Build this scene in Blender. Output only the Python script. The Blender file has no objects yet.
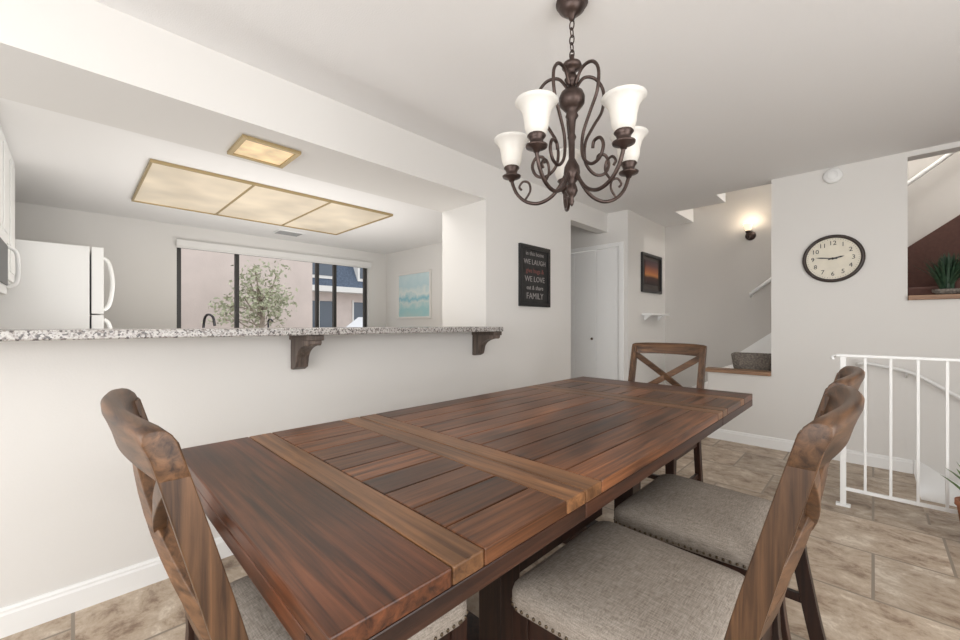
import bpy, bmesh, math, random
from mathutils import Vector, Matrix
random.seed(7)
S=bpy.context.scene
# ------------------------------------------------------------------ materials
def newmat(name):
    m=bpy.data.materials.new(name); m.use_nodes=True
    nt=m.node_tree; b=nt.nodes['Principled BSDF']
    return m,nt,b
def col(c): return (c[0],c[1],c[2],1)
def plain(name,c,rough=.5,metal=0,emis=0,ecol=None,bump=0,bscale=60,var=0,vscale=3,spec=None):
    m,nt,b=newmat(name)
    b.inputs['Base Color'].default_value=col(c); b.inputs['Roughness'].default_value=rough
    b.inputs['Metallic'].default_value=metal
    if spec is not None: b.inputs['Specular IOR Level'].default_value=spec
    if emis:
        b.inputs['Emission Color'].default_value=col(ecol or c); b.inputs['Emission Strength'].default_value=emis
    tc=nt.nodes.new('ShaderNodeTexCoord')
    if var:
        n=nt.nodes.new('ShaderNodeTexNoise'); n.inputs['Scale'].default_value=vscale; n.inputs['Detail'].default_value=4
        nt.links.new(tc.outputs['Object'],n.inputs['Vector'])
        r=nt.nodes.new('ShaderNodeValToRGB')
        r.color_ramp.elements[0].position=.3; r.color_ramp.elements[1].position=.7
        r.color_ramp.elements[0].color=col([x*(1-var) for x in c]); r.color_ramp.elements[1].color=col([min(1,x*(1+var)) for x in c])
        nt.links.new(n.outputs['Fac'],r.inputs['Fac']); nt.links.new(r.outputs['Color'],b.inputs['Base Color'])
    if bump:
        n=nt.nodes.new('ShaderNodeTexNoise'); n.inputs['Scale'].default_value=bscale; n.inputs['Detail'].default_value=3
        nt.links.new(tc.outputs['Object'],n.inputs['Vector'])
        bp=nt.nodes.new('ShaderNodeBump'); bp.inputs['Strength'].default_value=bump; bp.inputs['Distance'].default_value=.01
        nt.links.new(n.outputs['Fac'],bp.inputs['Height']); nt.links.new(bp.outputs['Normal'],b.inputs['Normal'])
    return m
def wood(name,c1,c2,axis,rough=.4,island=.35,across=30,along=1.1,bump=.15,blo=.6,bhi=1.32,spec=.4):
    m,nt,b=newmat(name); N=nt.nodes.new; L=nt.links.new
    tc=N('ShaderNodeTexCoord'); geo=N('ShaderNodeNewGeometry')
    add=N('ShaderNodeVectorMath'); add.operation='ADD'
    sc=N('ShaderNodeVectorMath'); sc.operation='SCALE'; sc.inputs['Scale'].default_value=7.3
    comb=N('ShaderNodeCombineXYZ')
    for i in range(3): L(geo.outputs['Random Per Island'],comb.inputs[i])
    L(comb.outputs[0],sc.inputs[0]); L(tc.outputs['Object'],add.inputs[0]); L(sc.outputs[0],add.inputs[1])
    mp=N('ShaderNodeMapping'); s=[across]*3; s[axis]=along; mp.inputs['Scale'].default_value=s
    L(add.outputs[0],mp.inputs['Vector'])
    n=N('ShaderNodeTexNoise'); n.inputs['Scale'].default_value=2.2; n.inputs['Detail'].default_value=9; n.inputs['Roughness'].default_value=.62; n.inputs['Distortion'].default_value=.6
    L(mp.outputs[0],n.inputs['Vector'])
    r=N('ShaderNodeValToRGB'); r.color_ramp.elements[0].position=.32; r.color_ramp.elements[1].position=.68
    r.color_ramp.elements[0].color=col(c1); r.color_ramp.elements[1].color=col(c2); L(n.outputs['Fac'],r.inputs['Fac'])
    mp2=N('ShaderNodeMapping'); s2=[6]*3; s2[axis]=2.2; mp2.inputs['Scale'].default_value=s2; L(add.outputs[0],mp2.inputs['Vector'])
    n2=N('ShaderNodeTexNoise'); n2.inputs['Scale'].default_value=1; n2.inputs['Detail'].default_value=6
    L(mp2.outputs[0],n2.inputs['Vector'])
    mr=N('ShaderNodeMapRange'); mr.inputs['From Min'].default_value=.32; mr.inputs['From Max'].default_value=.68; mr.inputs['To Min'].default_value=blo; mr.inputs['To Max'].default_value=bhi
    L(n2.outputs['Fac'],mr.inputs['Value'])
    mr2=N('ShaderNodeMapRange'); mr2.inputs['To Min'].default_value=1-island; mr2.inputs['To Max'].default_value=1+island
    L(geo.outputs['Random Per Island'],mr2.inputs['Value'])
    mu=N('ShaderNodeMath'); mu.operation='MULTIPLY'; L(mr.outputs[0],mu.inputs[0]); L(mr2.outputs[0],mu.inputs[1])
    vm=N('ShaderNodeVectorMath'); vm.operation='SCALE'; L(r.outputs['Color'],vm.inputs[0]); L(mu.outputs[0],vm.inputs['Scale'])
    L(vm.outputs[0],b.inputs['Base Color']); b.inputs['Roughness'].default_value=rough; b.inputs['Specular IOR Level'].default_value=spec
    bp=N('ShaderNodeBump'); bp.inputs['Strength'].default_value=bump; bp.inputs['Distance'].default_value=.003
    L(n.outputs['Fac'],bp.inputs['Height']); L(bp.outputs['Normal'],b.inputs['Normal'])
    return m
M={}
M['wall']=plain('wall_paint',(.73,.712,.685),.75,bump=.04,bscale=120)
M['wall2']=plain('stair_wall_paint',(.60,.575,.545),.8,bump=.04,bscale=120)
M['ceil']=plain('ceiling_paint',(.83,.82,.81),.85,bump=.12,bscale=150)
M['trim']=plain('white_trim',(.86,.86,.85),.4)
M['white']=plain('white_enamel',(.80,.80,.79),.3)
M['cab']=plain('white_cabinet',(.84,.84,.825),.4)
M['black']=plain('black_frame',(.015,.015,.016),.35)
M['winfr']=plain('dark_window_frame',(.03,.028,.026),.4)
M['bronze']=plain('oil_rubbed_bronze',(.075,.052,.045),.38,metal=.75,var=.3,vscale=30)
M['nail']=plain('nailhead_brass',(.12,.09,.06),.35,metal=.9)
M['brownwall']=plain('brown_carpet',(.105,.052,.042),.95,bump=.3,bscale=200,var=.1,vscale=40)
M['gold']=plain('brass_trim',(.42,.32,.17),.4,metal=.5)
M['tw_end']=wood('table_wood_end',(.026,.0085,.004),(.150,.050,.020),0,.34,.12,blo=.45,bhi=1.4)
M['tw_pl']=wood('table_wood_plank',(.028,.010,.0045),(.215,.084,.034),1,.34,.28,blo=.45,bhi=1.4)
M['tw_lt']=wood('table_wood_light',(.080,.034,.014),(.27,.128,.054),0,.36,.14,blo=.55,bhi=1.35)
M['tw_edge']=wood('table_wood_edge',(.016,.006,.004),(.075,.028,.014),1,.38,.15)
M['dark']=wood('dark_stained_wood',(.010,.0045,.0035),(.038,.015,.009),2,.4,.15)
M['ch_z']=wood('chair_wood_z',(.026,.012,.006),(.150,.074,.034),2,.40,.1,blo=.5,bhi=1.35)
M['ch_x']=wood('chair_wood_x',(.030,.014,.007),(.160,.080,.038),0,.40,.1,blo=.5,bhi=1.35)
M['ledge']=wood('ledge_wood',(.26,.14,.08),(.42,.26,.16),0,.45,.1)
M['corbel']=wood('corbel_wood',(.055,.040,.034),(.19,.145,.12),2,.5,.1)
def fabric():
    m,nt,b=newmat('linen_fabric'); N=nt.nodes.new; L=nt.links.new
    tc=N('ShaderNodeTexCoord')
    def w(ax):
        n=N('ShaderNodeTexNoise'); mp=N('ShaderNodeMapping'); s=[420,420,420]; s[ax]=40
        mp.inputs['Scale'].default_value=s; L(tc.outputs['Object'],mp.inputs[0]); L(mp.outputs[0],n.inputs['Vector']); n.inputs['Scale'].default_value=1; n.inputs['Detail'].default_value=2
        return n
    a,c=w(0),w(1)
    ad=N('ShaderNodeMath'); ad.operation='ADD'; L(a.outputs['Fac'],ad.inputs[0]); L(c.outputs['Fac'],ad.inputs[1])
    r=N('ShaderNodeValToRGB'); mr=N('ShaderNodeMath'); mr.operation='MULTIPLY'; mr.inputs[1].default_value=.5
    L(ad.outputs[0],mr.inputs[0]); L(mr.outputs[0],r.inputs['Fac'])
    r.color_ramp.elements[0].position=.33; r.color_ramp.elements[1].position=.67
    r.color_ramp.elements[0].color=(.20,.168,.138,1); r.color_ramp.elements[1].color=(.42,.37,.32,1)
    L(r.outputs['Color'],b.inputs['Base Color']); b.inputs['Roughness'].default_value=.95; b.inputs['Specular IOR Level'].default_value=.15
    bp=N('ShaderNodeBump'); bp.inputs['Strength'].default_value=.25; bp.inputs['Distance'].default_value=.002
    L(mr.outputs[0],bp.inputs['Height']); L(bp.outputs['Normal'],b.inputs['Normal'])
    return m
M['fabric']=fabric()
def tile():
    m,nt,b=newmat('travertine_tile'); N=nt.nodes.new; L=nt.links.new
    tc=N('ShaderNodeTexCoord'); br=N('ShaderNodeTexBrick')
    L(tc.outputs['Object'],br.inputs['Vector'])
    br.offset=.5; br.inputs['Scale'].default_value=1; br.inputs['Brick Width'].default_value=.53; br.inputs['Row Height'].default_value=.46
    br.inputs['Mortar Size'].default_value=.006; br.inputs['Mortar Smooth'].default_value=.15; br.inputs['Bias'].default_value=0
    br.inputs['Color1'].default_value=(0,0,0,1); br.inputs['Color2'].default_value=(1,1,1,1); br.inputs['Mortar'].default_value=(.5,.5,.5,1)
    sc=N('ShaderNodeVectorMath'); sc.operation='SCALE'; sc.inputs['Scale'].default_value=9; L(br.outputs['Color'],sc.inputs[0])
    ad=N('ShaderNodeVectorMath'); ad.operation='ADD'; L(tc.outputs['Object'],ad.inputs[0]); L(sc.outputs[0],ad.inputs[1])
    n=N('ShaderNodeTexNoise'); n.inputs['Scale'].default_value=6.5; n.inputs['Detail'].default_value=12; n.inputs['Roughness'].default_value=.74; n.inputs['Distortion'].default_value=.3
    mp=N('ShaderNodeMapping'); mp.inputs['Scale'].default_value=(1,1.2,1); L(ad.outputs[0],mp.inputs[0]); L(mp.outputs[0],n.inputs['Vector'])
    r=N('ShaderNodeValToRGB'); e=r.color_ramp.elements; e[0].position=.37; e[0].color=(.225,.150,.100,1); e[1].position=.63; e[1].color=(.66,.575,.47,1)
    x=e.new(.46); x.color=(.41,.315,.228,1); x=e.new(.55); x.color=(.50,.405,.31,1)
    L(n.outputs['Fac'],r.inputs['Fac'])
    s1=N('ShaderNodeSeparateColor'); L(br.outputs['Color'],s1.inputs[0])
    mr=N('ShaderNodeMapRange'); mr.inputs['To Min'].default_value=.78; mr.inputs['To Max'].default_value=1.12; L(s1.outputs[0],mr.inputs['Value'])
    vm=N('ShaderNodeVectorMath'); vm.operation='SCALE'; L(r.outputs['Color'],vm.inputs[0]); L(mr.outputs[0],vm.inputs['Scale'])
    mx=N('ShaderNodeMix'); mx.data_type='RGBA'; L(br.outputs['Fac'],mx.inputs[0])
    L(vm.outputs[0],mx.inputs[6]); mx.inputs[7].default_value=(.27,.22,.17,1); L(mx.outputs[2],b.inputs['Base Color'])
    b.inputs['Roughness'].default_value=.42
    bp=N('ShaderNodeBump'); bp.invert=True; bp.inputs['Strength'].default_value=.3; bp.inputs['Distance'].default_value=.003
    L(br.outputs['Fac'],bp.inputs['Height']); L(bp.outputs['Normal'],b.inputs['Normal'])
    return m
M['tile']=tile()
def granite():
    m,nt,b=newmat('speckled_granite'); N=nt.nodes.new; L=nt.links.new
    tc=N('ShaderNodeTexCoord'); v=N('ShaderNodeTexVoronoi'); v.inputs['Scale'].default_value=150; L(tc.outputs['Object'],v.inputs['Vector'])
    n=N('ShaderNodeTexNoise'); n.inputs['Scale'].default_value=70; n.inputs['Detail'].default_value=6; L(tc.outputs['Object'],n.inputs['Vector'])
    sp=N('ShaderNodeSeparateColor'); L(v.outputs['Color'],sp.inputs[0])
    ad=N('ShaderNodeMath'); ad.operation='MULTIPLY_ADD'; ad.inputs[1].default_value=.5; L(sp.outputs[0],ad.inputs[0])
    ml=N('ShaderNodeMath'); ml.operation='MULTIPLY'; ml.inputs[1].default_value=.5; L(n.outputs['Fac'],ml.inputs[0]); L(ml.outputs[0],ad.inputs[2])
    r=N('ShaderNodeValToRGB'); r.color_ramp.interpolation='CONSTANT'; e=r.color_ramp.elements
    e[0].color=(.08,.072,.07,1); e[1].position=.34; e[1].color=(.22,.19,.175,1)
    for p,c in((.42,(.38,.35,.33,1)),(.52,(.50,.48,.455,1)),(.66,(.28,.26,.245,1)),(.70,(.46,.44,.425,1))):
        q=e.new(p); q.color=c
    L(ad.outputs[0],r.inputs['Fac']); L(r.outputs['Color'],b.inputs['Base Color']); b.inputs['Roughness'].default_value=.25
    return m
M['granite']=granite()
def grad(name,stops,axis=2,lo=0,hi=1,noise=.1,rough=.5,nscale=4,emis=0):
    m,nt,b=newmat(name); N=nt.nodes.new; L=nt.links.new
    tc=N('ShaderNodeTexCoord'); sx=N('ShaderNodeSeparateXYZ'); L(tc.outputs['Generated'],sx.inputs[0])
    n=N('ShaderNodeTexNoise'); n.inputs['Scale'].default_value=nscale; n.inputs['Detail'].default_value=6; L(tc.outputs['Object'],n.inputs['Vector'])
    ma=N('ShaderNodeMath'); ma.operation='MULTIPLY_ADD'; ma.inputs[1].default_value=noise*2; L(n.outputs['Fac'],ma.inputs[0]); 
    sb=N('ShaderNodeMath'); sb.operation='SUBTRACT'; sb.inputs[1].default_value=noise; L(sx.outputs[axis],sb.inputs[0]); L(sb.outputs[0],ma.inputs[2])
    r=N('ShaderNodeValToRGB'); e=r.color_ramp.elements
    e[0].position=stops[0][0]; e[0].color=col(stops[0][1]); e[1].position=stops[-1][0]; e[1].color=col(stops[-1][1])
    for p,c in stops[1:-1]:
        q=e.new(p); q.color=col(c)
    L(ma.outputs[0],r.inputs['Fac']); L(r.outputs['Color'],b.inputs['Base Color']); b.inputs['Roughness'].default_value=rough
    return m
M['sunset']=grad('sunset_print',[(.0,(.02,.012,.012)),(.3,(.06,.02,.015)),(.42,(.55,.22,.06)),(.55,(.38,.12,.05)),(.8,(.10,.04,.04)),(1,(.05,.03,.04))],noise=.06)
M['beach']=grad('beach_print',[(0,(.45,.62,.60)),(.2,(.35,.60,.62)),(.33,(.62,.70,.68)),(.42,(.25,.52,.60)),(.56,(.70,.76,.74)),(.7,(.50,.66,.70)),(1,(.62,.74,.76))],noise=.22,nscale=7)
M['chalk']=plain('chalkboard',(.022,.021,.021),.7,var=.4,vscale=15)
M['chalktext']=plain('chalk_lettering',(.30,.28,.27),.9)
M['redtext']=plain('red_lettering',(.20,.07,.06),.9)
M['clockface']=plain('clock_face_cream',(.74,.69,.58),.6,var=.06,vscale=12)
M['clockfr']=plain('clock_frame_brown',(.035,.022,.017),.3)
M['pot']=plain('terracotta',(.42,.17,.09),.8,var=.15,vscale=20)
M['leaf']=plain('dark_leaf',(.022,.055,.028),.5,var=.5,vscale=30)
M['leaf2']=plain('plant_leaf',(.10,.16,.05),.5,var=.5,vscale=30)
M['soil']=plain('soil',(.05,.035,.025),1)
M['basket']=plain('wicker_grey',(.20,.175,.15),.9,bump=1,bscale=90,var=.5,vscale=70)
M['chrome']=plain('dark_chrome',(.10,.10,.11),.25,metal=.9)
M['stucco']=plain('pink_stucco',(.64,.545,.50),.95,bump=.4,bscale=40,var=.06,vscale=2)
M['roof']=plain('blue_shingle_roof',(.09,.115,.16),.9,var=.3,vscale=14)
M['extwhite']=plain('exterior_trim',(.75,.73,.70),.7)
M['extglass']=plain('exterior_window_glass',(.10,.12,.15),.1)
M['ground']=plain('concrete_paving',(.45,.43,.40),.9,var=.1)
M['bark']=plain('bark',(.34,.28,.23),.95,var=.3,vscale=20)
M['treeleaf']=plain('tree_foliage',(.42,.43,.30),.8,var=.5,vscale=9)
M['car']=plain('car_paint_white',(.8,.8,.82),.25)
M['tire']=plain('tire_rubber',(.02,.02,.02),.8)
M['shadeb']=plain('roller_shade_fabric',(.78,.77,.75),.9)
M['grille']=plain('vent_grille',(.35,.35,.35),.5)
def glassshade():
    m,nt,b=newmat('frosted_glass_shade'); N=nt.nodes.new; L=nt.links.new
    b.inputs['Base Color'].default_value=(.76,.74,.70,1); b.inputs['Roughness'].default_value=.35
    b.inputs['Emission Color'].default_value=(1,.93,.82,1); b.inputs['Emission Strength'].default_value=.06
    t=N('ShaderNodeBsdfTranslucent'); t.inputs['Color'].default_value=(.8,.75,.67,1)
    mx=N('ShaderNodeMixShader'); mx.inputs[0].default_value=.18
    L(b.outputs[0],mx.inputs[1]); L(t.outputs[0],mx.inputs[2]); L(mx.outputs[0],nt.nodes['Material Output'].inputs['Surface'])
    return m
M['shade']=glassshade()
M['bulb']=plain('lamp_bulb',(1,.9,.75),.5,emis=6.5,ecol=(1,.87,.70))
M['sconceglass']=plain('sconce_glass',(.9,.85,.75),.5,emis=.9,ecol=(1,.80,.52))
def lightpanel(name,c,s,scale,base):
    m,nt,b=newmat(name); N=nt.nodes.new; L=nt.links.new
    tc=N('ShaderNodeTexCoord'); n=N('ShaderNodeTexNoise'); n.inputs['Scale'].default_value=scale; n.inputs['Detail'].default_value=2
    L(tc.outputs['Object'],n.inputs['Vector']); mr=N('ShaderNodeMapRange'); mr.inputs['From Min'].default_value=.3; mr.inputs['From Max'].default_value=.7
    mr.inputs['To Min'].default_value=s*.6; mr.inputs['To Max'].default_value=s*1.35
    L(n.outputs['Fac'],mr.inputs['Value']); L(mr.outputs[0],b.inputs['Emission Strength'])
    b.inputs['Emission Color'].default_value=col(c); b.inputs['Base Color'].default_value=col(base); b.inputs['Roughness'].default_value=.3
    return m
M['panel']=lightpanel('acrylic_light_panel',(1,.84,.62),.38,2.0,(.38,.33,.26))
M['panel2']=lightpanel('recessed_light_lens',(1,.72,.38),.6,9,(.4,.34,.24))
# ------------------------------------------------------------------ builder
class B:
    def __init__(s,name): s.name=name; s.bm=bmesh.new(); s.mats=[]
    def mi(s,mat):
        m=M[mat]
        if m not in s.mats: s.mats.append(m)
        return s.mats.index(m)
    def add(s,verts,faces,mat,smooth=False,mtx=None):
        i=s.mi(mat); vs=[s.bm.verts.new((mtx@Vector(v)) if mtx else v) for v in verts]
        for f in faces:
            try:
                fc=s.bm.faces.new([vs[k] for k in f]); fc.material_index=i; fc.smooth=smooth
            except ValueError: pass
    def box(s,x0,x1,y0,y1,z0,z1,mat,mtx=None):
        v=[(x0,y0,z0),(x1,y0,z0),(x1,y1,z0),(x0,y1,z0),(x0,y0,z1),(x1,y0,z1),(x1,y1,z1),(x0,y1,z1)]
        s.add(v,[(0,3,2,1),(4,5,6,7),(0,1,5,4),(1,2,6,5),(2,3,7,6),(3,0,4,7)],mat,False,mtx)
    def prism(s,pts,axis,a,b,mat,mtx=None,smooth=False):
        def P(p,t):
            return {0:(t,p[0],p[1]),1:(p[0],t,p[1]),2:(p[0],p[1],t)}[axis]
        n=len(pts); v=[P(p,a) for p in pts]+[P(p,b) for p in pts]
        f=[tuple(range(n-1,-1,-1)),tuple(range(n,2*n))]+[(i,(i+1)%n,n+(i+1)%n,n+i) for i in range(n)]
        s.add(v,f,mat,smooth,mtx)
    def lathe(s,prof,mat,mtx=None,seg=24,smooth=True):
        v=[];f=[];n=len(prof)
        for k in range(seg):
            a=2*math.pi*k/seg
            for r,z in prof: v.append((r*math.cos(a),r*math.sin(a),z))
        for k in range(seg):
            k2=(k+1)%seg
            for j in range(n-1): f.append((k*n+j,k2*n+j,k2*n+j+1,k*n+j+1))
        s.add(v,f,mat,smooth,mtx)
    def loft(s,rings,mat,smooth=True,cap=True):
        v=[p for r in rings for p in r]; m=len(rings[0]); f=[]
        for i in range(len(rings)-1):
            for k in range(m): f.append((i*m+k,i*m+(k+1)%m,(i+1)*m+(k+1)%m,(i+1)*m+k))
        if cap: f.append(tuple(range(m-1,-1,-1))); f.append(tuple((len(rings)-1)*m+k for k in range(m)))
        s.add(v,f,mat,smooth)
    def tube(s,pts,r,mat,seg=8,mtx=None,cap=True,closed=False,flat=1.0):
        pts=[Vector(p) for p in pts]; n=len(pts); rs=r if isinstance(r,(list,tuple)) else [r]*n
        v=[];f=[]; up=None
        for i,p in enumerate(pts):
            if closed: t=pts[(i+1)%n]-pts[i-1]
            else: t=pts[min(i+1,n-1)]-pts[max(i-1,0)]
            t.normalize()
            if up is None:
                up=Vector((0,0,1)) if abs(t.z)<.9 else Vector((1,0,0))
            a=(up-t*up.dot(t)).normalized(); up=a; c=t.cross(a)
            for k in range(seg):
                th=2*math.pi*k/seg; v.append(tuple(p+a*rs[i]*math.cos(th)+c*rs[i]*flat*math.sin(th)))
        m=n if closed else n-1
        for i in range(m):
            i2=(i+1)%n
            for k in range(seg):
                k2=(k+1)%seg; f.append((i*seg+k,i*seg+k2,i2*seg+k2,i2*seg+k))
        if cap and not closed:
            f.append(tuple(range(seg-1,-1,-1))); f.append(tuple((n-1)*seg+k for k in range(seg)))
        s.add(v,f,mat,True,mtx)
    def sph(s,c,r,mat,seg=12,rings=8,sc=(1,1,1)):
        prof=[(max(1e-5,r*math.sin(math.pi*j/rings)),-r*math.cos(math.pi*j/rings)) for j in range(rings+1)]
        s.lathe(prof,mat,Matrix.Translation(c)@Matrix.Diagonal((*sc,1)),seg)
    def strip(s,path,w,t,mat,mtx=None):
        wv=Vector(w); pts=[Vector(p) for p in path]; v=[];f=[];n=len(pts)
        for i,p in enumerate(pts):
            tg=(pts[min(i+1,n-1)]-pts[max(i-1,0)]).normalized(); nn=tg.cross(wv).normalized()
            ww=wv/2; tt=nn*((t[i] if isinstance(t,(list,tuple)) else t)/2)
            v+= [tuple(p-ww-tt),tuple(p+ww-tt),tuple(p+ww+tt),tuple(p-ww+tt)]
        for i in range(n-1):
            for k in range(4):
                k2=(k+1)%4; f.append((i*4+k,i*4+k2,(i+1)*4+k2,(i+1)*4+k))
        f.append((3,2,1,0)); f.append(tuple((n-1)*4+k for k in range(4)))
        s.add(v,f,mat,False,mtx)
    def text(s,txt,size,mat,mtx,ext=.0008):
        c=bpy.data.curves.new('t','FONT'); c.body=txt; c.size=size; c.align_x='CENTER'; c.align_y='CENTER'; c.extrude=ext; c.resolution_u=2
        o=bpy.data.objects.new('t',c); S.collection.objects.link(o); bpy.context.view_layer.update()
        me=o.to_mesh()
        s.add([tuple(v.co) for v in me.vertices],[tuple(p.vertices) for p in me.polygons],mat,False,mtx)
        o.to_mesh_clear(); bpy.data.objects.remove(o); bpy.data.curves.remove(c)
    def done(s,bevel=0,seg=2,center=True,loc=None,rotz=0):
        bmesh.ops.recalc_face_normals(s.bm,faces=s.bm.faces)
        me=bpy.data.meshes.new(s.name); 
        off=Vector((0,0,0))
        if center:
            xs=[v.co for v in s.bm.verts]
            off=Vector(((min(v.x for v in xs)+max(v.x for v in xs))/2,(min(v.y for v in xs)+max(v.y for v in xs))/2,min(v.z for v in xs)))
            bmesh.ops.translate(s.bm,verts=s.bm.verts,vec=-off)
        s.bm.to_mesh(me); s.bm.free()
        for m in s.mats: me.materials.append(m)
        o=bpy.data.objects.new(s.name,me); S.collection.objects.link(o); o.location=off
        if loc: o.location=loc
        o.rotation_euler[2]=rotz
        if bevel:
            b=o.modifiers.new('bevel','BEVEL'); b.width=bevel; b.segments=seg; b.limit_method='ANGLE'; b.angle_limit=math.radians(50); b.harden_normals=False
        return o
def spl(P,n=8):
    P=[Vector(p) for p in P]; out=[]
    for i in range(len(P)-1):
        p0=P[max(i-1,0)];p1=P[i];p2=P[i+1];p3=P[min(i+2,len(P)-1)]
        for k in range(n):
            t=k/n; out.append(.5*((2*p1)+(-p0+p2)*t+(2*p0-5*p1+4*p2-p3)*t*t+(-p0+3*p1-3*p2+p3)*t**3))
    out.append(P[-1]); return out
H=2.44
XW=-2.25; YN=4.45; XF=-5.6; YK=3.54; YB=5.6
# ------------------------------------------------------------------ room shell
b=B('floor')
b.box(-5.75,.22,-1.75,5.75,-.1,0,'tile'); b.box(.22,2.1,-1.75,3.38,-.1,0,'tile')
b.done(center=False)
b=B('ceiling')
b.box(XW,2.1,-1.75,YN+.12,H,H+.1,'ceil')
b.box(-3.3,XW,YK+.1,YN+.12,H,H+.1,'ceil')
b.box(XW,-1.65,YN+.12,YB+.1,H,H+.1,'ceil')
b.box(-1.65,-1.135,YN+.12,4.93,H,H+.1,'ceil')
b.box(-1.75,2.1,YN,YB+.1,4.2,4.3,'ceil')
b.box(-1.75,-1.65,4.93,YB,H+.1,4.2,'ceil'); b.box(-1.65,-1.135,4.85,4.93,H+.1,4.2,'ceil'); b.box(-1.2,-1.135,YN+.12,4.85,H+.1,4.2,'ceil')
b.box(-1.135,2.1,YN,YN+.12,H+.1,4.2,'ceil')
b.box(XF,-2.8,-.72,YK,2.25,2.35,'ceil')
b.done(center=False)
b=B('wall_west')
b.box(XW-.12,XW,-1.75,2.36,0,1.072,'wall')
b.box(XW-.12,XW,2.36,3.64,0,H,'wall')
b.box(-2.8,XW-.12,2.36,2.56,0,H,'wall')
b.box(-2.8,XW,-1.75,2.36,2.148,H,'wall')
b.box(XW-.12,XW,3.64,YN,2.22,H,'wall')
b.done(center=False)
b=B('wall_kitchen_north'); b.box(XF,XW-.12,YK,YK+.1,0,H,'wall'); b.done(center=False)
b=B('wall_kitchen_south'); b.box(XF,-2.8,-.72,-.62,0,H,'wall'); b.done(center=False)
wy0,wy1,wz0,wz1=.82,3.22,.98,2.05
b=B('wall_kitchen_west')
b.box(XF-.14,XF,-.72,wy0,0,H,'wall'); b.box(XF-.14,XF,wy1,YK+.1,0,H,'wall'); b.box(XF-.14,XF,wy0,wy1,0,wz0,'wall'); b.box(XF-.14,XF,wy0,wy1,wz1,H,'wall')
b.done(center=False)
b=B('wall_closet')
b.box(-3.3,-3.0,YN,YN+.12,0,H,'wall'); b.box(-2.10,-2.0,YN,YN+.12,0,H,'wall'); b.box(-3.0,-2.10,YN,YN+.12,2.04,H,'wall')
b.box(-3.4,-3.3,YK+.1,YN+.12,0,H,'wall')
b.done(center=False)
b=B('wall_picture'); b.box(-2.12,-2.0,YN+.12,YB,0,H,'wall'); b.done(center=False)
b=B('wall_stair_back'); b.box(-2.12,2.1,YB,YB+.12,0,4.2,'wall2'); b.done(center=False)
b=B('wall_north')
b.box(-.66,.187,YN,YN+.12,0,H,'wall'); b.box(.187,.22,YN,YN+.12,0,1.31,'wall'); b.box(.22,2.1,YN,YN+.12,-1.6,1.31,'wall')
b.box(-1.18,-.66,YN,YN+.12,0,.655,'wall')
b.box(.187,2.1,YN+.001,YN+.12,2.40,H,'wall')
b.done(center=False)
b=B('wall_east')
b.box(2.1,2.2,-1.75,-.9,-1.6,H,'wall'); b.box(2.1,2.2,2.2,YB+.1,-1.6,4.2,'wall'); b.box(2.1,2.2,-.9,2.2,2.15,H,'wall'); b.box(2.1,2.2,-.9,2.2,-.1,.05,'wall')
b.done(center=False)
b=B('wall_south')
b.box(-2.8,-2.0,-1.85,-1.75,0,H,'wall'); b.box(1.6,2.2,-1.85,-1.75,0,H,'wall'); b.box(-2.0,1.6,-1.85,-1.75,2.15,H,'wall'); b.box(-2.0,1.6,-1.85,-1.75,0,.5,'wall')
b.done(center=False)
def baseb(name,axis,a,bb,pos,sgn):
    k=B(name); pr=[(0,0),(.016*sgn,0),(.016*sgn,.078),(.012*sgn,.086),(.012*sgn,.094),(.006*sgn,.103),(0,.103)]
    if axis==1: k.prism([(pos+p[0],p[1]) for p in pr],1,a,bb,'trim')
    else: k.prism([(pos+p[0],p[1]) for p in pr],0,a,bb,'trim')
    return k.done(center=False)
baseb('baseboard_west',1,-1.75,3.64,XW,1)
baseb('baseboard_north',0,-1.18,.215,YN,-1)
baseb('baseboard_picture',1,YN+.12,YB,-2.0,1)
b=B('stairs_down')
for i in range(6): b.box(.225+.28*i,.225+.28*(i+1),3.386,YN-.006,-1.6,-.18*(i+1),'tile')
b.done(center=False)
b=B('wall_stairwell'); b.box(.22,2.1,3.28,3.38,-1.6,-.1,'wall'); b.done(center=False)
b=B('baseboard_stairwell')
b.prism([(.217,-.179),(.50,-.179),(.50,-.359),(.78,-.359),(.78,-.24),(.52,-.07),(.245,.103),(.217,.103)],1,YN-.016,YN-.001,'trim'); b.done(center=False)
b=B('stair_landing')
b.box(-1.18,-.56,YN+.121,YB-.001,0,.655,'ceil')
b.box(-1.42,-1.18,YN+.121,YB-.001,0,.44,'ceil'); b.box(-1.66,-1.42,YN+.121,YB-.001,0,.22,'ceil')
b.done(center=False)
b=B('staircase_up')
for i in range(10): b.box(-.55+.245*i,-.55+.245*(i+1),YN+.125,YB-.03,0,.655+.19*(i+1),'brownwall')
b.done(bevel=.012,center=False)
zl=lambda x:.82+(x+1.1)*.78
b=B('trim_stair_skirt')
b.prism([(-1.18,.656),(-.56,.656),(-.56,zl(-.56)),(-1.18,zl(-1.18))],1,YB-.025,YB-.001,'trim')
b.done(center=False)
b=B('wall_stair_wainscot')
b.prism([(-.56,.7),(2.0,.7),(2.0,zl(2.0)),(-.56,zl(-.56))],1,YB-.028,YB-.001,'brownwall'); b.done(center=False)
b=B('stair_handrail')
hz=lambda x:1.48+(x+1.02)*.78
b.tube([(-1.02,YB-.01,hz(-1.02)-.02),(-1.02,YB-.07,hz(-1.02)),(-.9,YB-.07,hz(-.9)),(.4,YB-.07,hz(.4)),(1.5,YB-.07,hz(1.5))],.02,'trim')
for x in (-.7,.1,.9): b.tube([(x,YB-.07,hz(x)),(x,YB-.005,hz(x)-.05)],.008,'trim')
b.done(center=False)
b=B('trim_landing_ledge'); b.box(-1.21,-.661,YN-.03,YN+.14,.656,.69,'ledge'); b.done(.004)
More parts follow.
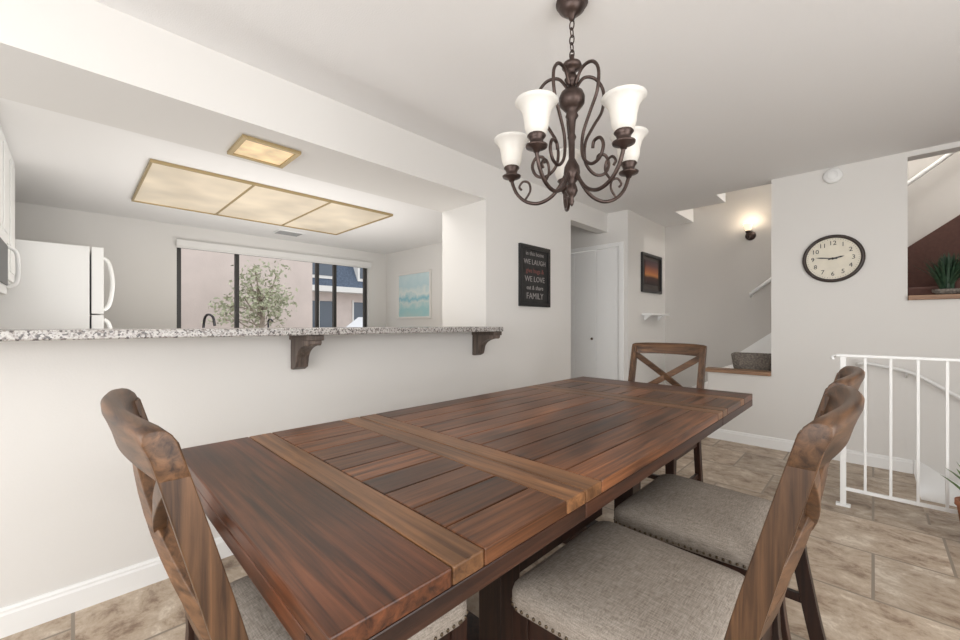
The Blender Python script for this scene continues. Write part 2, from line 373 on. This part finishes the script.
b=B('trim_opening_ledge'); b.box(.19,2.05,YN-.035,YN+.15,1.311,1.345,'ledge'); b.done(.004)
b=B('door_1')
xs=[-2.99,-2.70,-2.405,-2.11]
for i in range(3):
    x0,x1=xs[i]+.002,xs[i+1]-.002
    b.box(x0,x1,YN+.01,YN+.04,.012,2.03,'trim')
b.sph((-2.45,YN-.01,.95),.016,'nail'); b.tube([(-2.45,YN+.01,.95),(-2.45,YN-.01,.95)],.006,'nail')
b.done(.003)
b=B('trim_closet')
b.box(-2.105,-2.05,YN-.012,YN,0,2.08,'trim'); b.box(-3.05,-2.105,YN-.012,YN,2.032,2.08,'trim'); b.done(.003)
b=B('window_1')
X0=XF-.09;X1=XF-.04
def fr(y0,y1,z0,z1,t,a=X0,c=X1,mat='winfr'):
    b.box(a,c,y0,y0+t,z0,z1,mat); b.box(a,c,y1-t,y1,z0,z1,mat); b.box(a,c,y0+t,y1-t,z0,z0+t,mat); b.box(a,c,y0+t,y1-t,z1-t,z1,mat)
fr(wy0+.002,wy1-.002,wz0+.002,wz1-.002,.045)
for y in (1.41,2.42,2.68): b.box(X0,X1,y,y+.045,wz0+.05,wz1-.05,'winfr')
b.box(X0+.005,X1+.01,2.64,3.17,wz0+.05,wz0+.09,'winfr')
b.done(.003,center=False)
b=B('window_shade_valance'); b.box(XF+.001,XF+.05,wy0-.01,wy1+.03,wz1-.045,wz1+.03,'shadeb'); b.tube([(XF+.03,wy0-.01,wz1-.05),(XF+.03,wy1+.03,wz1-.05)],.012,'shadeb'); b.done(.004)
b=B('window_sill'); b.box(XF-.03,XF+.03,wy0-.02,wy1+.02,wz0-.03,wz0-.002,'trim'); b.done(.004)
for nm,(a,c,d,e,f,g) in {'window_2':(2.11,2.16,-.89,2.19,.06,2.14)}.items():
    b=B(nm); fr(d,e,f,g,.05,a,c,'trim'); b.box(a,c,.62,.68,f+.05,g-.05,'trim'); b.done(.003,center=False)
b=B('window_3')
for x in(-1.99,-.8,.4,1.54): b.box(x,x+.05,-1.82,-1.78,.5,2.14,'trim')
b.box(-1.99,1.59,-1.82,-1.78,.5,.55,'trim'); b.box(-1.99,1.59,-1.82,-1.78,2.09,2.14,'trim'); b.done(.002,center=False)
# ------------------------------------------------------------------ bar counter + corbels
b=B('granite_countertop'); b.box(-2.52,-1.99,-1.70,2.28,1.074,1.109,'granite'); b.box(-2.52,-2.385,2.28,2.355,1.074,1.109,'granite'); b.done(.006)
def corbel(y):
    b=B('counter_corbel')
    w=.035
    prof=[(XW+.002,1.072),(XW+.235,1.072),(XW+.235,1.03)]
    for k in range(9):
        a=math.pi/2*k/8
        prof.append((XW+.225-.15*math.sin(a)**1.0, 1.02-.085*(1-math.cos(a))))
    prof+=[(XW+.065,.90),(XW+.03,.885),(XW+.002,.885)]
    b.prism(prof,1,y-w,y+w,'corbel')
    b.box(XW+.001,XW+.245,y-w-.008,y+w+.008,1.045,1.073,'corbel')
    return b.done(.004)
corbel(.86); corbel(2.235); 
# ------------------------------------------------------------------ kitchen
b=B('refrigerator')
b.box(-5.08,-4.32,-.60,.09,.03,1.73,'white'); b.box(-5.08,-4.32,.10,.17,.04,1.20,'white'); b.box(-5.08,-4.32,.10,.17,1.21,1.73,'white')
b.box(-5.0,-4.4,-.5,.05,0,.03,'black')
for z0,z1 in((.70,1.17),(1.24,1.66)):
    b.tube(spl([(-4.38,.17,z0),(-4.38,.205,z0+.05),(-4.38,.225,(z0+z1)/2),(-4.38,.205,z1-.05),(-4.38,.17,z1)],6),.014,'white')
b.done(.012,3)
b=B('wall_cabinet')
b.box(-4.22,-2.82,-.615,-.30,1.62,2.245,'cab')
b.box(-4.22,-3.70,-.615,-.30,1.40,1.62,'cab')
for i in range(4):
    x0=-4.21+.35*i; z0=1.41 if i==0 else 1.63
    b.box(x0,x0+.34,-.30,-.282,z0,2.235,'cab')
    b.box(x0+.05,x0+.29,-.282,-.276,z0+.05,2.185,'cab')
b.done(.006)
b=B('microwave_oven')
b.box(-3.60,-2.86,-.61,-.27,1.30,1.615,'white'); b.box(-3.55,-3.1,-.27,-.262,1.35,1.58,'black'); b.tube(spl([(-3.58,-.27,1.34),(-3.58,-.23,1.38),(-3.58,-.23,1.54),(-3.58,-.27,1.58)],5),.01,'white'); b.done(.006)
b=B('kitchen_base_cabinet')
b.box(-5.59,-4.98,.40,3.50,.1,.88,'cab'); b.box(-5.55,-5.05,.42,3.48,0,.1,'black')
for i in range(6): b.box(-4.98,-4.965,.43+.51*i,.90+.51*i,.14,.85,'cab')
b.box(-5.595,-4.94,.38,3.52,.88,.915,'granite'); b.done(.005)
b=B('sink_faucet')
b.lathe([(.001,.916),(.03,.916),(.03,.93),(.018,.95),(.016,.99),(.001,.99)],'chrome',Matrix.Translation((-5.42,1.04,0)))
b.tube(spl([(-5.42,1.04,.97),(-5.42,1.04,1.12),(-5.38,1.05,1.215),(-5.30,1.07,1.235),(-5.22,1.09,1.20),(-5.20,1.10,1.11)],7),.013,'chrome'); b.done()
b=B('soap_dispenser'); b.lathe([(.001,.916),(.02,.916),(.014,.94),(.011,1.13),(.001,1.13)],'chrome',Matrix.Translation((-5.42,1.72,0))); b.tube(spl([(-5.42,1.72,1.12),(-5.42,1.72,1.17),(-5.37,1.73,1.19),(-5.33,1.74,1.165)],5),.010,'chrome'); b.done()
px0,px1,py0,py1=-4.72,-3.50,.38,2.27
b=B('kitchen_ceiling_light')
z=2.2495
b.box(px0,px1,py0,py1,z-.012,z,'panel')
t=.014
for a,c,d,e in((px0-t,px1+t,py0-t,py0),(px0-t,px1+t,py1,py1+t),(px0-t,px0,py0,py1),(px1,px1+t,py0,py1)): b.box(a,c,d,e,z-.022,z,'gold')
for k in(1,2):
    y=py0+(py1-py0)*k/3; b.box(px0,px1,y-.007,y+.007,z-.02,z-.012,'gold')
b.done()
b=B('recessed_light')
x0,x1,y0,y1=-2.69,-2.43,.66,.92; z=2.1475
b.box(x0,x1,y0,y1,z-.010,z,'panel2')
for a,c,d,e in((x0-.025,x1+.025,y0-.025,y0),(x0-.025,x1+.025,y1,y1+.025),(x0-.025,x0,y0,y1),(x1,x1+.025,y0,y1)): b.box(a,c,d,e,z-.018,z,'gold')
b.done(.002)
b=B('ceiling_vent'); b.box(-5.2,-5.0,1.70,2.0,2.238,2.2495,'white')
for k in range(5): b.box(-5.19+.04*k,-5.17+.04*k,1.72,1.98,2.232,2.238,'grille')
b.done()
b=B('beach_painting'); y=YK
b.box(-5.22,-4.46,y-.012,y-.001,1.24,1.87,'beach'); 
for a,c,d,e in((-5.25,-4.43,1.21,1.24),(-5.25,-4.43,1.87,1.90),(-5.25,-5.22,1.24,1.87),(-4.46,-4.43,1.24,1.87)): b.box(a,c,y-.025,y-.001,d,e,'extwhite')
b.done(.003)
# ------------------------------------------------------------------ wall decor
def Rm(loc,eul): 
    from mathutils import Euler
    return Matrix.Translation(loc)@Euler(eul).to_matrix().to_4x4()
b=B('chalkboard_sign')
y0,y1,z0,z1=2.775,3.235,1.29,1.85; x=XW
b.box(x+.001,x+.012,y0+.03,y1-.03,z0+.03,z1-.03,'chalk')
for a,c,d,e in((y0,y1,z0,z0+.035),(y0,y1,z1-.035,z1),(y0,y0+.035,z0+.035,z1-.035),(y1-.035,y1,z0+.035,z1-.035)): b.box(x+.001,x+.026,a,c,d,e,'black')
lines=[('in this home',.055,'chalktext'),('WE LAUGH',.065,'chalktext'),('give hugs &',.06,'redtext'),('WE LOVE',.072,'chalktext'),('eat & share',.056,'chalktext'),('FAMILY',.08,'chalktext')]
zz=z1-.075
for tx,sz,mt in lines:
    b.text(tx,sz,mt,Rm((x+.0135,(y0+y1)/2,zz),(math.pi/2,0,math.pi/2))); zz-=.078
b.done()
b=B('sunset_picture')
y0,y1,z0,z1=4.80,5.42,1.52,2.0; x=-2.0
b.box(x+.001,x+.008,y0+.03,y1-.03,z0+.03,z1-.03,'clockfr')
for a,c,d,e in((y0,y1,z0,z0+.035),(y0,y1,z1-.035,z1),(y0,y0+.035,z0+.035,z1-.035),(y1-.035,y1,z0+.035,z1-.035)): b.box(x+.001,x+.026,a,c,d,e,'black')
fr_o=b.done()
b=B('sunset_print'); b.box(x+.009,x+.012,y0+.10,y1-.10,z0+.10,z1-.08,'sunset'); o2=b.done()
o2.parent=fr_o; o2.matrix_parent_inverse=Matrix.Translation(fr_o.location).inverted()
b=B('wall_shelf'); b.box(-1.999,-1.88,4.83,5.42,1.235,1.26,'trim'); b.prism([(-1.999,1.235),(-1.92,1.235),(-1.999,1.17)],1,4.9,4.92,'trim'); b.prism([(-1.999,1.235),(-1.92,1.235),(-1.999,1.17)],1,5.33,5.35,'trim'); b.done(.003)
b=B('wall_clock'); cx,cz,R=-.240,1.675,.198
mt=Rm((cx,YN,cz),(math.pi/2,0,0))
b.lathe([(.0001,.002),(R,.002),(R,.018),(R-.008,.030),(R-.018,.032),(R-.025,.022),(R-.027,.012)],'clockfr',mt,48)
b.lathe([(.0001,.014),(R-.027,.014)],'clockface',mt,48)
for k in range(1,13):
    a=math.pi/2-k*math.pi/6; rr=.128
    b.text(str(k),.050,'black',mt@Matrix.Translation((rr*math.cos(a),rr*math.sin(a),.0155)))
for k in range(60):
    a=k*math.pi/30; m2=mt@Matrix.Rotation(a,4,'Z'); b.box(.158,.164,-.001,.001,.0145,.0155,'black',m2)
def hand(ang,l,w,zz):
    m2=mt@Matrix.Rotation(ang,4,'Z'); b.prism([(-.03,-w*.6),(-.03,w*.6),(l*.7,w),(l,0),(l*.7,-w)],2,zz,zz+.0015,'black',m2)
hand(math.radians(12),.075,.006,.018); hand(math.radians(172),.112,.0045,.021)
b.lathe([(.0001,.025),(.009,.025),(.009,.014)],'black',mt,16)
b.done()
b=B('smoke_detector'); mt=Rm((-.24,YN,2.365),(math.pi/2,0,0))
b.lathe([(.0001,.001),(.062,.001),(.062,.018),(.052,.030),(.0001,.033)],'trim',mt,32); b.lathe([(.035,.0325),(.035,.036),(.032,.036),(.032,.0325)],'white',mt,32); b.done()
b=B('wall_sconce'); sx,sz=-1.03,2.17
mt=Rm((sx,YB,sz),(math.pi/2,0,0)); b.lathe([(.0001,.001),(.055,.001),(.05,.015),(.02,.025),(.0001,.03)],'bronze',mt,24)
b.tube(spl([(sx,YB-.02,sz),(sx,YB-.08,sz-.04),(sx,YB-.13,sz-.02),(sx,YB-.13,sz+.02)],6),.008,'bronze')
b.lathe([(.0001,0),(.022,0),(.028,.02),(.02,.03)],'bronze',Matrix.Translation((sx,YB-.13,sz+.01)))
b.lathe([(.02,0),(.032,.02),(.038,.05),(.055,.085),(.052,.085),(.034,.05),(.028,.02)],'sconceglass',Matrix.Translation((sx,YB-.13,sz+.035)))
b.done()
# ------------------------------------------------------------------ dining table
b=B('dining_table')
tx0,tx1,ty0,ty1=-1.466,-.455,.21,2.53; zt=.76; th=.030; g=.0010
def plk(x0,x1,y0,y1,mat): b.box(x0+g,x1-g,y0+g,y1-g,zt-th,zt,mat)
def longp(y0,y1,n,mat='tw_pl'):
    w=(tx1-tx0)/n
    for i in range(n): plk(tx0+w*i,tx0+w*(i+1),y0,y1,mat)
plk(tx0,tx1,ty0,.405,'tw_end')
plk(tx0,tx1,.405,.475,'tw_lt')
longp(.475,.725,10)
plk(tx0,tx1,.725,.800,'tw_lt'); plk(tx0,tx1,.802,.875,'tw_lt')
longp(.875,1.865,10)
plk(tx0,tx1,1.865,1.938,'tw_lt'); plk(tx0,tx1,1.940,2.015,'tw_lt')
longp(2.015,2.265,10)
plk(tx0,tx1,2.265,2.335,'tw_lt'); plk(tx0,tx1,2.335,ty1,'tw_end')
for y0,y1 in((ty0,.800),(.802,1.938),(1.940,ty1)):
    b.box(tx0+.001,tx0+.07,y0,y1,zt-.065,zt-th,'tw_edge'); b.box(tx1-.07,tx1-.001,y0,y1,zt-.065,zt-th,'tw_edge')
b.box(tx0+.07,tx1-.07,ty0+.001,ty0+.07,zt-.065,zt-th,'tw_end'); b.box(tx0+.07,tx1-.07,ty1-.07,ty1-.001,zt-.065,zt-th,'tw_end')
ax0,ax1,ay0,ay1=tx0+.10,tx1-.10,ty0+.14,ty1-.14
b.box(ax0,ax0+.025,ay0,ay1,.62,zt-th,'dark'); b.box(ax1-.025,ax1,ay0,ay1,.62,zt-th,'dark')
b.box(ax0,ax1,ay0,ay0+.025,.62,zt-th,'dark'); b.box(ax0,ax1,ay1-.025,ay1,.62,zt-th,'dark')
cxm=(tx0+tx1)/2
for yc in (.92,1.82):
    b.box(cxm-.36,cxm+.36,yc-.05,yc+.05,.0,.08,'dark')
    b.prism([(cxm-.36,.08),(cxm+.36,.08),(cxm+.20,.13),(cxm-.20,.13)],1,yc-.05,yc+.05,'dark')
    for dx in(-.14,.14): b.box(cxm+dx-.045,cxm+dx+.045,yc-.045,yc+.045,.12,.64,'dark')
    b.box(cxm-.36,cxm+.36,yc-.045,yc+.045,.62,zt-th,'dark')
b.box(cxm-.04,cxm+.04,.97,1.77,.22,.32,'dark')
b.done(.0028,2)
# ------------------------------------------------------------------ chair
def rrect(y0,y1,wf,wr,r,n=5):
    pts=[]
    cs=[(wf/2-r,y1-r,0),(-(wf/2-r),y1-r,90),(-(wr/2-r),y0+r,180),(wr/2-r,y0+r,270)]
    for cx_,cy_,a0 in cs:
        for k in range(n+1):
            a=math.radians(a0+90*k/n); pts.append((cx_+r*math.cos(a),cy_+r*math.sin(a)))
    return pts
def chairmesh():
    b=B('dining_chair')
    W=.222
    yp=lambda z: -.215 if z<.46 else -.215-.132*((z-.46)/.54)**1.12
    for sx in(-1,1):
        path=spl([(sx*W,-.285,0),(sx*W,-.245,.2),(sx*W,-.215,.42),(sx*W,yp(.6),.6),(sx*W,yp(.8),.8),(sx*W,yp(.965),.965)],5)
        low=[p for p in path if p.z<=.50]; hi=[p for p in path if p.z>=.42]
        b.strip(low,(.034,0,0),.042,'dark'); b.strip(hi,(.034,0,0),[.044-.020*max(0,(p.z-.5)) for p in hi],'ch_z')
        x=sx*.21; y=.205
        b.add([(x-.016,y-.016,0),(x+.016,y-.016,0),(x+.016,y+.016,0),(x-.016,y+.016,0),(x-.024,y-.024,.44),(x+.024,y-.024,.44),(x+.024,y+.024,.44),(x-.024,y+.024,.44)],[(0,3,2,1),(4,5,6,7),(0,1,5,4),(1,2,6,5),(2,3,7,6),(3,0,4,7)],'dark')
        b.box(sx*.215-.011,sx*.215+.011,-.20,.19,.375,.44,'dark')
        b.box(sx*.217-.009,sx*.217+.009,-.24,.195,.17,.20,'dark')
    b.box(-.19,.19,.195,.217,.375,.44,'dark'); b.box(-.205,.205,-.226,-.204,.375,.44,'dark'); b.box(-.205,.205,-.035,-.010,.172,.198,'dark')
    n=29; rings=[]
    for i in range(n):
        t=-1+2*i/(n-1); x=t*(W+.0175); at=abs(t)
        bow=-.030*(1-at**2.0) if at<.9 else -.030*(1-.81)*max(0,(1-at)/.1)
        e=max(0,(at-.97)/.03)
        ztop=1.000-.008*t**4-.003*e; zb=.918+.008*(1-t*t); th_=.0172-.0035*(1-at**4)
        ring=[]
        for dy,zz_ in ((th_,zb),(th_,zb+.03),(th_*.98,ztop-.022),(th_*.85,ztop-.010),(th_*.5,ztop-.002),(0,ztop),(-th_*.55,ztop-.001),(-th_*1.05,ztop-.007),(-th_*1.2,ztop-.018),(-th_*1.08,ztop-.032),(-th_,zb+.025),(-th_,zb)):
            ring.append((x,yp(zz_)+bow+dy,zz_))
        rings.append(ring)
    b.loft(rings,'ch_x',True)
    def rail(z0,z1):
        rr=[]
        for i in range(9):
            t=-1+2*i/8; x=t*(W-.015); bow=-.022*(1-t*t)
            rr.append([(x,yp(z0)+bow-.011,z0),(x,yp(z1)+bow-.011,z1),(x,yp(z1)+bow+.011,z1),(x,yp(z0)+bow+.011,z0)])
        b.loft(rr,'ch_x',False)
    rail(.585,.63)
    for sg,off in((1,.0),(-1,-.004)):
        rr=[]
        for i in range(11):
            t=-1+2*i/10; x=sg*t*(W-.012); zc=.775+t*.14; bow=-.024*(1-t*t)+off
            rr.append([(x,yp(zc)+bow+dy,zc+dz) for dz,dy in((-.022,-.010),(.022,-.010),(.022,.010),(-.022,.010))])
        b.loft(rr,'ch_x',False)
    prof=[(.004,.438),(0,.445),(0,.472),(.003,.484),(.012,.494),(.03,.503),(.07,.511),(.12,.515),(.19,.517)]
    rings=[]
    for ins,z in prof:
        r=max(.045-ins*.2,.012)
        pts=rrect(-.195+ins,.245-ins,.485-2*ins,.45-2*ins,r); rings.append([(p[0],p[1],z) for p in pts])
    b.loft(rings,'fabric')
    pts=rrect(-.195,.245,.485,.45,.045,8); pts.append(pts[0]); acc=0
    P=[Vector((p[0],p[1],.449)) for p in pts]
    for i in range(len(P)-1):
        L_=(P[i+1]-P[i]).length; d=(P[i+1]-P[i]).normalized()
        s_=acc
        while s_<L_:
            q=P[i]+d*s_
            if not (q.y<-.17): b.sph(q,.0048,'nail',6,4)
            s_+=.017
        acc=s_-L_
    return b
ch=chairmesh().done(.004,2,center=False)
ch.location=(-.915,.422,0)
def inst(loc,rz):
    o=bpy.data.objects.new('dining_chair',ch.data); S.collection.objects.link(o); o.location=loc; o.rotation_euler[2]=rz
    m=o.modifiers.new('bevel','BEVEL'); m.width=.004; m.segments=2; m.limit_method='ANGLE'; m.angle_limit=math.radians(50)
inst((-.400,.985,0),math.radians(90)); inst((-.405,1.545,0),math.radians(90)); inst((-1.0,2.50,0),math.radians(180))
# ------------------------------------------------------------------ chandelier
CX,CY=-.87,1.416
b=B('chandelier'); T=Matrix.Translation((CX,CY,0))
b.lathe([(.0001,2.439),(.062,2.439),(.064,2.425),(.05,2.412),(.052,2.405),(.03,2.385),(.014,2.375),(.010,2.36),(.0001,2.355)],'bronze',T,28)
z=2.352
k=0
while z>2.225:
    pts=[]
    for j in range(14):
        a=2*math.pi*j/14; p=(.010*math.cos(a),0,.019*math.sin(a))
        if k%2: p=(0,p[0],p[2])
        pts.append((CX+p[0],CY+p[1],z-.012+p[2]))
    b.tube(pts,.0028,'bronze',6,closed=True); z-=.030; k+=1
b.lathe([(.0001,2.222),(.008,2.218),(.010,2.205),(.006,2.198),(.022,2.190),(.036,2.182),(.040,2.170),(.030,2.160),(.014,2.150),(.018,2.135),(.030,2.12),(.022,2.105),(.014,2.095),(.020,2.08),(.044,2.065),(.052,2.045),(.050,2.02),(.034,2.0),(.020,1.985),(.026,1.97),(.016,1.955),(.012,1.90),(.018,1.885),(.012,1.87),(.012,1.80),(.020,1.785),(.030,1.765),(.033,1.74),(.026,1.715),(.014,1.700),(.020,1.685),(.024,1.668),(.016,1.650),(.007,1.640),(.010,1.625),(.006,1.612),(.0001,1.605)],'bronze',T,24)
Ra=.257
for i in range(5):
    a=math.radians(-45.5+36+72*i-5.5)
    ca,sa=math.cos(a),math.sin(a)
    Pp=lambda r,z:(CX+ca*r,CY+sa*r,z)
    b.tube(spl([Pp(.022,1.745),Pp(.045,1.70),Pp(.085,1.655),Pp(.14,1.635),Pp(.195,1.65),Pp(.235,1.69),Pp(Ra,1.745)],7),.0075,'bronze',8)
    b.tube(spl([Pp(.020,2.09),Pp(.055,2.135),Pp(.105,2.135),Pp(.14,2.09),Pp(.135,2.01),Pp(.095,1.94),Pp(.06,1.87),Pp(.06,1.79),Pp(.10,1.745),Pp(.145,1.75),Pp(.165,1.79),Pp(.15,1.825),Pp(.12,1.825),Pp(.112,1.80)],6),.0065,'bronze',7)
    b.tube(spl([Pp(.20,1.652),Pp(.175,1.69),Pp(.18,1.725),Pp(.205,1.735),Pp(.222,1.715),Pp(.212,1.70)],6),.005,'bronze',6)
    TT=Matrix.Translation((CX+ca*Ra,CY+sa*Ra,0))
    b.lathe([(.0001,1.738),(.010,1.742),(.014,1.752),(.038,1.760),(.040,1.766),(.022,1.775),(.026,1.79),(.034,1.80),(.030,1.806)],'bronze',TT,20)
    b.lathe([(.022,1.800),(.034,1.808),(.042,1.83),(.045,1.86),(.052,1.89),(.065,1.912),(.077,1.921),(.075,1.924),(.063,1.915),(.049,1.892),(.042,1.862),(.039,1.83),(.030,1.811)],'shade',TT,28)
    b.lathe([(.0001,1.806),(.013,1.81),(.013,1.84),(.0001,1.845)],'trim',TT,12)
    b.sph((CX+ca*Ra,CY+sa*Ra,1.862),.018,'bulb',12,8,(1,1,1.2))
b.done()
# ------------------------------------------------------------------ railing
b=B('stair_railing'); yr=3.36
b.box(-.147,-.119,yr-.014,yr+.014,.0,.93,'white'); b.box(-.167,-.099,yr-.019,yr+.019,0,.014,'white')
b.box(-.165,2.08,yr-.018,yr+.018,.927,.943,'white'); b.box(-.14,2.08,yr-.008,yr+.008,.10,.120,'white')
x=-.034
while x<2.05:
    b.box(x-.0065,x+.0065,yr-.0065,yr+.0065,.115,.93,'white'); x+=.108
b.box(2.04,2.07,yr-.015,yr+.015,0,.93,'white')
b.tube(spl([(-.163,yr,.934),(-.180,yr,.928),(-.184,yr,.915),(-.176,yr,.906)],5),.008,'white',8)
b.done(.002)
b=B('wall_handrail')
b.tube(spl([(-.08,YN-.01,.80),(-.08,YN-.06,.815),(-.03,YN-.07,.82),(.12,YN-.07,.79),(.25,YN-.07,.74),(.6,YN-.07,.50),(1.6,YN-.07,-.15)],6),.014,'white')
for x,z in((.18,.765),(1.0,.235)): b.tube([(x,YN-.07,z),(x,YN-.003,z-.04)],.006,'white')
b.done()
# ------------------------------------------------------------------ plants, basket
def blade(b,base,az,l,lean,w,mat,n=6,droop=0):
    d=Vector((math.cos(az),math.sin(az),0)); sd=Vector((-d.y,d.x,0)); v=[];f=[]
    for i in range(n+1):
        t=i/n; p=Vector(base)+d*(l*lean*t**1.4)+Vector((0,0,l*(t*(1-lean*.4)-droop*t*t)))
        ww=w*math.sin(math.pi*min(1,.25+t*.75))**.8*.5+.0006
        v+=[tuple(p-sd*ww),tuple(p+Vector((0,0,-ww*.4))),tuple(p+sd*ww)]
    for i in range(n):
        f+=[(i*3,i*3+1,i*3+4,i*3+3),(i*3+1,i*3+2,i*3+5,i*3+4)]
    b.add(v,f,mat,True)
b=B('potted_spiky_plant'); c=(.385,YN+.04)
b.lathe([(.0001,1.346),(.050,1.346),(.072,1.365),(.075,1.385),(.070,1.385),(.065,1.375),(.0001,1.372)],'basket',Matrix.Translation((c[0],c[1],0)),20)
for i in range(150):
    az=random.uniform(0,2*math.pi); ln=random.uniform(.1,.6)
    if math.sin(az)>.2: ln*=.3
    blade(b,(c[0]+random.uniform(-.03,.03),c[1]+random.uniform(-.03,.03),1.37),az,random.uniform(.24,.34),ln,.014,'leaf',droop=.1)
b.done()
b=B('potted_plant'); c=(.392,3.20)
b.lathe([(.0001,0),(.06,0),(.085,.20),(.092,.20),(.092,.225),(.08,.225),(.078,.21),(.0001,.205)],'pot',Matrix.Translation((c[0],c[1],0)),24)
b.lathe([(.0001,.208),(.077,.208)],'soil',Matrix.Translation((c[0],c[1],0)),24)
for i in range(34):
    az=random.uniform(0,2*math.pi); blade(b,(c[0]+random.uniform(-.03,.03),c[1]+random.uniform(-.03,.03),.205),az,random.uniform(.16,.30),random.uniform(.2,.6),.03,'leaf2',droop=.2)
b.done()
b=B('wicker_basket')
def ringr(w,d,z,r=.04): return [(p[0],p[1],z) for p in rrect(-d/2,d/2,w,w,r,4)]
lv=[]
for j in range(15):
    t=j/14; e=.004 if j%2 else 0
    lv.append(ringr(.30+.05*t+e,.20+.04*t+e,.17*t))
for j in range(10): 
    t=1-j/9; lv.append(ringr(.275+.05*t,.175+.04*t,.01+.16*t))
b.loft(lv,'basket')
rp=ringr(.338,.228,.17); b.tube(rp,.010,'basket',8,closed=True)
m=len(lv[0])
for j in range(0,m):
    a_,c_=lv[0][j],lv[14][j]; b.tube([a_,c_],.0045,'basket',5)
o=b.done(center=False); o.location=(-.85,4.74,.657); o.rotation_euler[2]=.1
# ------------------------------------------------------------------ exterior
b=B('exterior_ground'); b.box(-40,-5.76,-15,35,-.15,-.02,'ground'); b.done(center=False)
b=B('exterior_stucco_wall'); b.box(-10.2,-9.8,-4,4.12,-.02,4.6,'stucco'); b.box(-10.25,-9.75,-4,4.17,4.6,4.75,'extwhite'); b.done(.02)
b=B('exterior_neighbor_building')
b.box(-26,-20,3,24,-.02,3.0,'stucco')
b.prism([(-26.5,3.0),(-19.3,3.0),(-20.6,5.2),(-26,5.2)],1,2.5,24.5,'roof')
b.box(-20.2,-19.2,2.5,24.5,2.75,3.02,'extwhite')
for y in (8.0,10.6,13.2,16):
    b.box(-20.05,-19.95,y,y+1.4,.9,2.3,'extglass'); b.box(-20.0,-19.93,y-.08,y,.8,2.4,'extwhite'); b.box(-20.0,-19.93,y+1.4,y+1.48,.8,2.4,'extwhite'); b.box(-20.0,-19.93,y+.67,y+.73,.9,2.3,'extwhite')
    b.prism([(-19.5,3.4),(-19.5,4.6),(-21,4.6),(-21,3.4)],1,y,y+1.3,'extwhite'); b.box(-19.52,-19.47,y+.12,y+1.18,3.55,4.45,'extglass')
b.done()
b=B('exterior_car'); 
pr=[(0,.35),(0,.75),(.25,.88),(1.0,.98),(1.6,1.42),(2.9,1.45),(3.7,1.02),(4.3,.95),(4.4,.6),(4.4,.35)]
b.prism([(7.0+p[0],p[1]) for p in pr],0,-15.8,-14.1,'car')
b.prism([(8.15,1.02),(8.65,1.36),(9.85,1.38),(10.5,1.02)],0,-14.09,-14.07,'extglass')
for y in(7.8,10.6):
    for x in(-15.7,-14.2): b.lathe([(.0001,-.1),(.33,-.1),(.33,.1),(.0001,.1)],'tire',Rm((x,y,.31),(0,math.pi/2,0)),20)
b.done(.03)
b=B('exterior_tree'); tx,ty=-8.6,2.6
b.tube(spl([(tx,ty,-.02),(tx+.05,ty-.05,.8),(tx-.05,ty+.05,1.3),(tx,ty-.08,1.9)],5),[.07-.003*i for i in range(16)],'bark')
tips=[]
for i in range(20):
    az=random.uniform(0,6.28); l=random.uniform(.2,.7); z0=random.uniform(.9,1.8)
    e=(tx+math.cos(az)*l*.7,ty+math.sin(az)*l,z0+random.uniform(.05,.6)); tips.append(e)
    b.tube(spl([(tx,ty,z0),((tx+e[0])/2,(ty+e[1])/2,z0+.12),e],4),.012,'bark',5)
for e in tips:
    for k in range(70):
        p=Vector(e)+Vector([random.gauss(0,.13) for _ in range(3)]); s_=random.uniform(.03,.06)
        m2=Matrix.Translation(p)@Matrix.Rotation(random.uniform(0,6.28),4,Vector([random.uniform(-1,1) for _ in range(3)]).normalized())
        b.add([(-s_,0,0),(0,-s_*.5,0),(s_,0,0),(0,s_*.5,0)],[(0,1,2,3)],'treeleaf',False,m2)
b.done()
# ------------------------------------------------------------------ lights
def area(name,loc,rot,sx,sy,p,c=(1,1,1)):
    l=bpy.data.lights.new(name,'AREA'); l.shape='RECTANGLE'; l.size=sx; l.size_y=sy; l.energy=p; l.color=c
    o=bpy.data.objects.new(name,l); S.collection.objects.link(o); o.location=loc; o.rotation_euler=rot; return o
def point(name,loc,p,c,r=.05):
    l=bpy.data.lights.new(name,'POINT'); l.energy=p; l.color=c; l.shadow_soft_size=r
    o=bpy.data.objects.new(name,l); S.collection.objects.link(o); o.location=loc; return o
area('window_daylight_east',(2.3,.65,1.15),(0,math.radians(104),0),2.0,3.0,76,(1,.985,.965))
area('window_daylight_south',(-.2,-1.95,1.35),(math.radians(107),0,0),3.4,1.6,70,(1,.99,.975))
point('sconce_lamp',(-1.03,YB-.13,2.31),1.8,(1,.82,.60),.03)
point('upper_hall_lamp',(.5,5.1,3.8),42,(1,.96,.90),.15)
area('kitchen_fill_up',(-3.9,1.4,.92),(math.radians(180),0,0),1.2,2.2,26,(1,.98,.95))  # added fill facing up, hidden below the bar line, brightens the kitchen ceiling
area('kitchen_fill_down',(-2.97,1.0,2.245),(0,0,0),.2,2.4,9,(1,.97,.93))  # unseen strip behind the header, added to light the kitchen from above
w=bpy.data.worlds.new('World'); S.world=w; w.use_nodes=True
bg=w.node_tree.nodes['Background']; bg.inputs['Color'].default_value=(.94,.97,1,1); bg.inputs['Strength'].default_value=1.5
# ------------------------------------------------------------------ camera
cd=bpy.data.cameras.new('camera'); cam=bpy.data.objects.new('camera',cd); S.collection.objects.link(cam)
cam.location=(0,0,1.13); cam.rotation_euler=(math.radians(90),0,math.radians(44.5))
cd.sensor_width=36; cd.lens=15.0; cd.shift_y=4/960; cd.clip_start=.02; cd.clip_end=200
S.camera=cam
S.view_settings.view_transform='Standard'; S.view_settings.look='None'; S.view_settings.exposure=0
